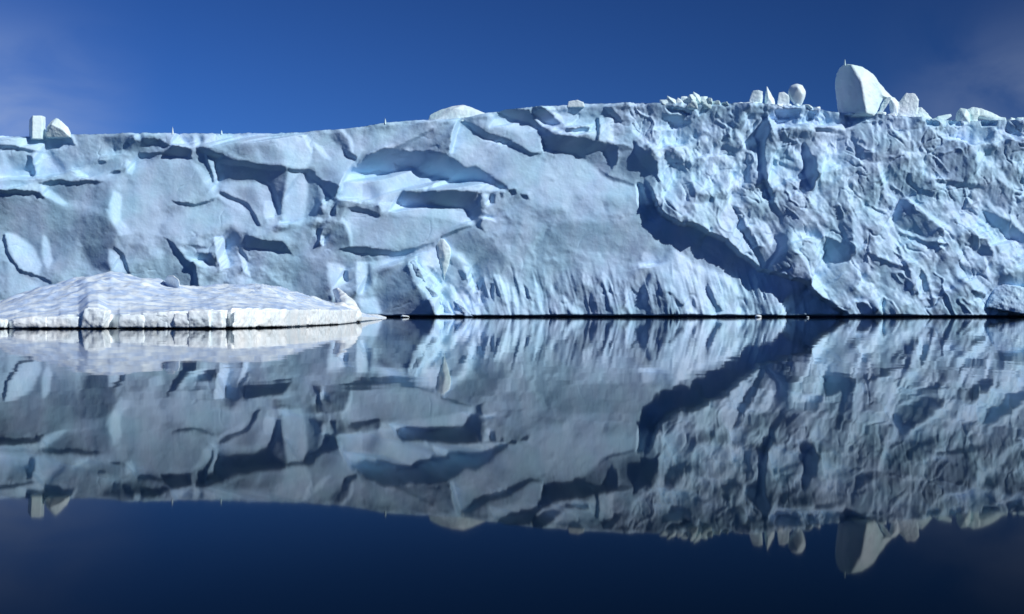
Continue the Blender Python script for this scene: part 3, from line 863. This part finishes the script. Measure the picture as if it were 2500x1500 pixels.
# ------------------------------------------------------------------ things standing at the foot of the wall
def block_at(px, py): return float(sample(RELIEF, np.array([px], float), np.array([py], float))[0])
d0 = block_at(1078, 620)
pin = empty('ice_pinnacle', world_at(1080, 775, d0 + 10), 'jagged cluster of bright broken ice with a leaning tooth, against the middle of the wall', 'ice pinnacle')
keep(rock('ice_tooth', [H(f'1064 594 {d0+2} 1073 581 {d0+4} 1084 583 {d0+8} 1097 600 {d0+9} 1101 620 {d0+9} 1094 648 {d0+6} 1080 655 {d0+6} 1067 618 {d0+4} 1080 600 {d0+11} 1086 625 {d0+12} 1084 690 {d0-2} 1075 585 {d0-20} 1098 605 {d0-15} 1092 660 {d0-12} 1064 600 {d0-18}')],
          M_BLOCK, voxel=.14, amp=.08, wl=1.2, smooth=8, seed=20), pin)
for sd, tx in enumerate(('1002 640 1012 634 1020 650 1046 668 1040 690 1018 676', '1040 700 1056 694 1080 722 1078 744 1056 726', '1078 738 1092 734 1110 772 1086 774', '1108 736 1124 730 1156 774 1136 775')):
    v_ = [float(q) for q in tx.split()]; dm = [block_at(v_[i], min(v_[i + 1], 762)) for i in range(0, len(v_), 2)]
    pts = []
    for i in range(0, len(v_), 2):
        dq = dm[i // 2]; pts += [world_at(v_[i], v_[i + 1], dq + 1.5), world_at(v_[i], v_[i + 1], dq - 14)]
    mx_, my_ = sum(v_[::2]) / len(dm), sum(v_[1::2]) / len(dm)
    pts.append(world_at(mx_ + 3, my_ - 2, max(dm) + 4)); pts.append(world_at(mx_ - 2, my_ + 6, max(dm) + 3))
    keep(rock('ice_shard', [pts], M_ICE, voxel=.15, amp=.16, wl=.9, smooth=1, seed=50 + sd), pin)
dr = block_at(2470, 740)
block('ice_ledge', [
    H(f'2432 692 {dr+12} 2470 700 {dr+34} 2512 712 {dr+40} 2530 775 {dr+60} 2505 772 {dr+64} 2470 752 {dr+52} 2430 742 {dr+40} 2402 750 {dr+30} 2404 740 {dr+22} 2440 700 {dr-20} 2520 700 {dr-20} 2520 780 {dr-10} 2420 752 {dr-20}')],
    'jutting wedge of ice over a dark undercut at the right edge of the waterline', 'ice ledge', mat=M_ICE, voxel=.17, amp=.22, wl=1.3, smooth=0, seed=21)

# ------------------------------------------------------------------ the low floe in front, left
def at(px, dist, z=0.0): return ((px - CX) * dist / F, dist, z)
NX = [-900, -300, 0, 560, 700, 830, 872, 905, 935]
ND = [86, 88, 89, 89, 98, 122, 150, 185, 222]
FD = [150, 160, 165, 190, 210, 225, 232, 236, 238]
CRX = [-900, -400, -150, 0, 60, 120, 200, 270, 350, 420, 480, 560, 640, 700, 800, 850, 872, 905, 935]
CRY = [768, 764, 758, 741, 716, 700, 679, 666, 680, 698, 706, 703, 696, 713, 738, 750, 764, 772, 779]
EX = [-900, 0, 60, 190, 215, 240, 262, 300, 390, 460, 560, 700, 830, 868, 884, 905, 935]
EY = [772, 783, 776, 770, 750, 752, 766, 770, 762, 760, 755, 756, 757, 758, 772, 775, 779]
uc = np.arange(-900, 936, 3.0)
near = np.interp(uc, NX, ND); near_s = near.copy(); far = np.interp(uc, NX, FD)
near = near + .55 * vnoise(uc / 75, uc * 0, 81) + .10 * vnoise(uc / 28, uc * 0, 82) + .05 * vnoise(uc / 9, uc * 0, 87)
near = near + 1.1 * np.exp(-((uc - 275) / 13) ** 2) + 1.0 * np.exp(-((uc - 556) / 9) ** 2) + .8 * np.exp(-((uc - 20) / 8) ** 2)
blk = np.floor((uc + 14 * vnoise(uc / 30, uc * 0, 110)) / 47).astype(int)
near = near + np.where((uc < 200) | (uc > 280), (PERM[3, blk % 256] - .5) * .55, 0)
ehz_s = 1 + (HOR - np.interp(uc, EX, EY)) * near_s / F
ehz = 1 + (HOR - np.interp(uc, EX, EY)) * near / F + (PERM[9, blk % 256] - .5) * .12 + .05 * vnoise(uc / 11, uc * 0, 111)
crd = near * .55 + far * .45
crz = 1 + (HOR - np.interp(uc, CRX, CRY)) * crd / F
# steep ice edge
kk = np.linspace(0, 1, 26)[:, None]
prof = np.interp(kk[:, 0], [0, .18, .25, .85, 1], [.75, .62, .06, .0, .18])[:, None]
Dn = near[None] + prof + .05 * fbm(uc[None] / 16 + 0 * kk, kk * 4 + 0 * uc[None], 83, 3)
Zn = -.25 + (ehz[None] + .25) * kk
Xn = (uc[None] - CX) * Dn / F
floe = empty('ice_floe', at(350, 110), 'low domed snow-covered ice floe floating in front of the wall on the left', 'ice floe')
edge_o = keep(grid_mesh('ice_edge', Xn, Dn, Zn, M_FLOEICE), floe)
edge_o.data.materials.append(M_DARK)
# soaked foot of the edge, with the undercut's shade painted in dark
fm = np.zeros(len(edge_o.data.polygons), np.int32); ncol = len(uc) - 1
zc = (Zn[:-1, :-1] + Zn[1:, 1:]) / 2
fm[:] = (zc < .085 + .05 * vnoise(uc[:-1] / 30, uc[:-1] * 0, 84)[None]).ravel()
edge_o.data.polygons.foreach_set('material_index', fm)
# snow surface
t = np.linspace(0, 1, 150)[:, None] ** 1.25
Dt = (near_s + .18)[None] + t * (far - near_s - .18)[None] + (near - near_s)[None] * (1 - t) ** 12
cv = ((crd - near) / (far - near))[None]
up = sstep(0, 1, np.clip(t / cv, 0, 1)); up = .55 * np.clip(t / cv, 0, 1) + .45 * up
dn = 1 - sstep(0, 1, np.clip((t - cv) / (1 - cv), 0, 1))
eh = ehz_s[None] + (ehz - ehz_s)[None] * (1 - t) ** 12
Zt = np.where(t <= cv, eh + (crz[None] - eh) * up, -.3 + (crz[None] + .3) * dn)
Xt = (uc[None] - CX) * Dt / F
sw = np.sin(np.clip(t, 0, 1) * np.pi) ** .5
Zt = Zt + sw * (.22 * ridged(Xt / 2.6, Dt / 3.6, 85, 2) + .34 * fbm(Xt / 1.8, Dt / 2.6, 86, 3) + .07 * fbm(Xt / .4, Dt / .7, 88, 2))
keep(grid_mesh('snow_cover', Xt, Dt, Zt, M_FLOE), floe)
# broken, undercut blocks that make up the front of the floe
def edge_block(x0, x1, yt0, yt1, out, seed, lean=0):
    rnd = random.Random(seed); pts = []
    for fx_ in (0, .33, .66, 1):
        px = x0 + (x1 - x0) * fx_; nd = float(np.interp(px, uc, near_s)); yt = yt0 + (yt1 - yt0) * fx_ + rnd.uniform(-2.5, 2.5)
        o_ = out * rnd.uniform(.6, 1.15); zt = 1 + (HOR - yt) * nd / F
        j = rnd.uniform(-3, 3)
        xb = (px - CX) * nd / F; xt = (px + j + lean - CX) * nd / F
        pts += [(xb, nd - o_ * .75, .06 + rnd.uniform(0, .05)), (xt, nd - o_, zt * .55), (xt, nd - o_ * .7, zt), (xt, nd + .9, zt + .06), (xb, nd + .9, .06)]
    o = rock('edge_block', [pts], M_FLOEICE, voxel=.07, amp=.07, wl=.55, smooth=1, seed=seed)
    keep(o, floe)
for k, e in enumerate([(-160, -60, 778, 776, .3), (-66, 8, 779, 781, .25), (34, 118, 779, 775, .30), (112, 196, 777, 772, .2), (201, 254, 752, 757, .55, 6),
                       (292, 352, 772, 769, .35), (346, 430, 767, 764, .22), (424, 466, 766, 768, .40), (464, 516, 760, 759, .45), (511, 546, 759, 762, .30),
                       (570, 632, 758, 757, .40), (627, 700, 757, 758, .50), (694, 752, 757, 760, .35), (746, 812, 758, 757, .55), (806, 868, 760, 757, .60)]):
    edge_block(*e[:5], 200 + k, *(e[5:] or ()))
# horn at the right tip of the floe
def HF(s):
    v = [float(q) for q in s.split()]
    return [((v[i] - CX) * v[i + 2] / F, v[i + 2], 1 + (HOR - v[i + 1]) * v[i + 2] / F) for i in range(0, len(v), 3)]
horn = rock('ice_horn', [HF('812 708 162 824 702 160 844 718 156 866 736 154 884 768 150 880 788 150 846 776 147 828 735 156 816 712 170 866 742 174 876 775 174 830 770 172'),
                         HF('796 742 152 840 738 149 872 770 149 868 786 149 810 786 140 810 750 165 868 775 168')], M_FLOEICE, voxel=.16, amp=.12, wl=1.0, smooth=1, seed=31)
keep(horn, floe)
# loose chunk on the floe, and brash ice floating by the wall
o = rock('ice_chunk', [HF('403 682 124 410 674 123 424 673 122 436 682 121 440 702 121 438 712 122 405 710 124 408 678 128 436 686 128 436 712 128 405 712 128')], M_FLOEICE, voxel=.08, amp=.05, wl=.5, smooth=1, seed=32)
recenter(o); tag(o, 'small bright ice chunk perched on the back of the floe', 'ice chunk')
o = rock('ice_slab', [HF('874 770 300 920 768 296 946 776 290 940 782 284 880 782 284 868 776 290 880 768 310 935 774 312')], M_FLOEICE, voxel=.2, amp=.15, wl=1.2, smooth=1, seed=33)
recenter(o); tag(o, 'flat white ice slab afloat between the tip of the floe and the wall', 'ice slab')
for px, dist, w, h, lab in ((988, 312, 34, 7, 'low sliver of ice afloat in front of the dark cove'),
                            (1852, 322, 26, 7, 'small white ice fragment afloat against the wall below the big dark shadow'),
                            (1973, 292, 15, 4, 'tiny white ice crumb afloat out from the wall below the big dark shadow')):
    rnd = random.Random(px); pts = []
    s_ = dist / F
    for i in range(14):
        a = rnd.uniform(0, 6.28); r_ = rnd.uniform(.5, 1) * w * s_ * .5; z = rnd.uniform(-.4, 1) * h * s_
        k_ = 1 - .4 * max(z, 0) / (h * s_)
        x, y, _ = at(px, dist); pts.append((x + math.cos(a) * r_ * k_, y + math.sin(a) * r_ * k_, z))
    o = rock('ice_fragment', [pts], M_FLOEICE, voxel=.1, amp=.06, wl=.6, smooth=1, seed=px % 11); recenter(o); tag(o, lab, 'ice fragment')
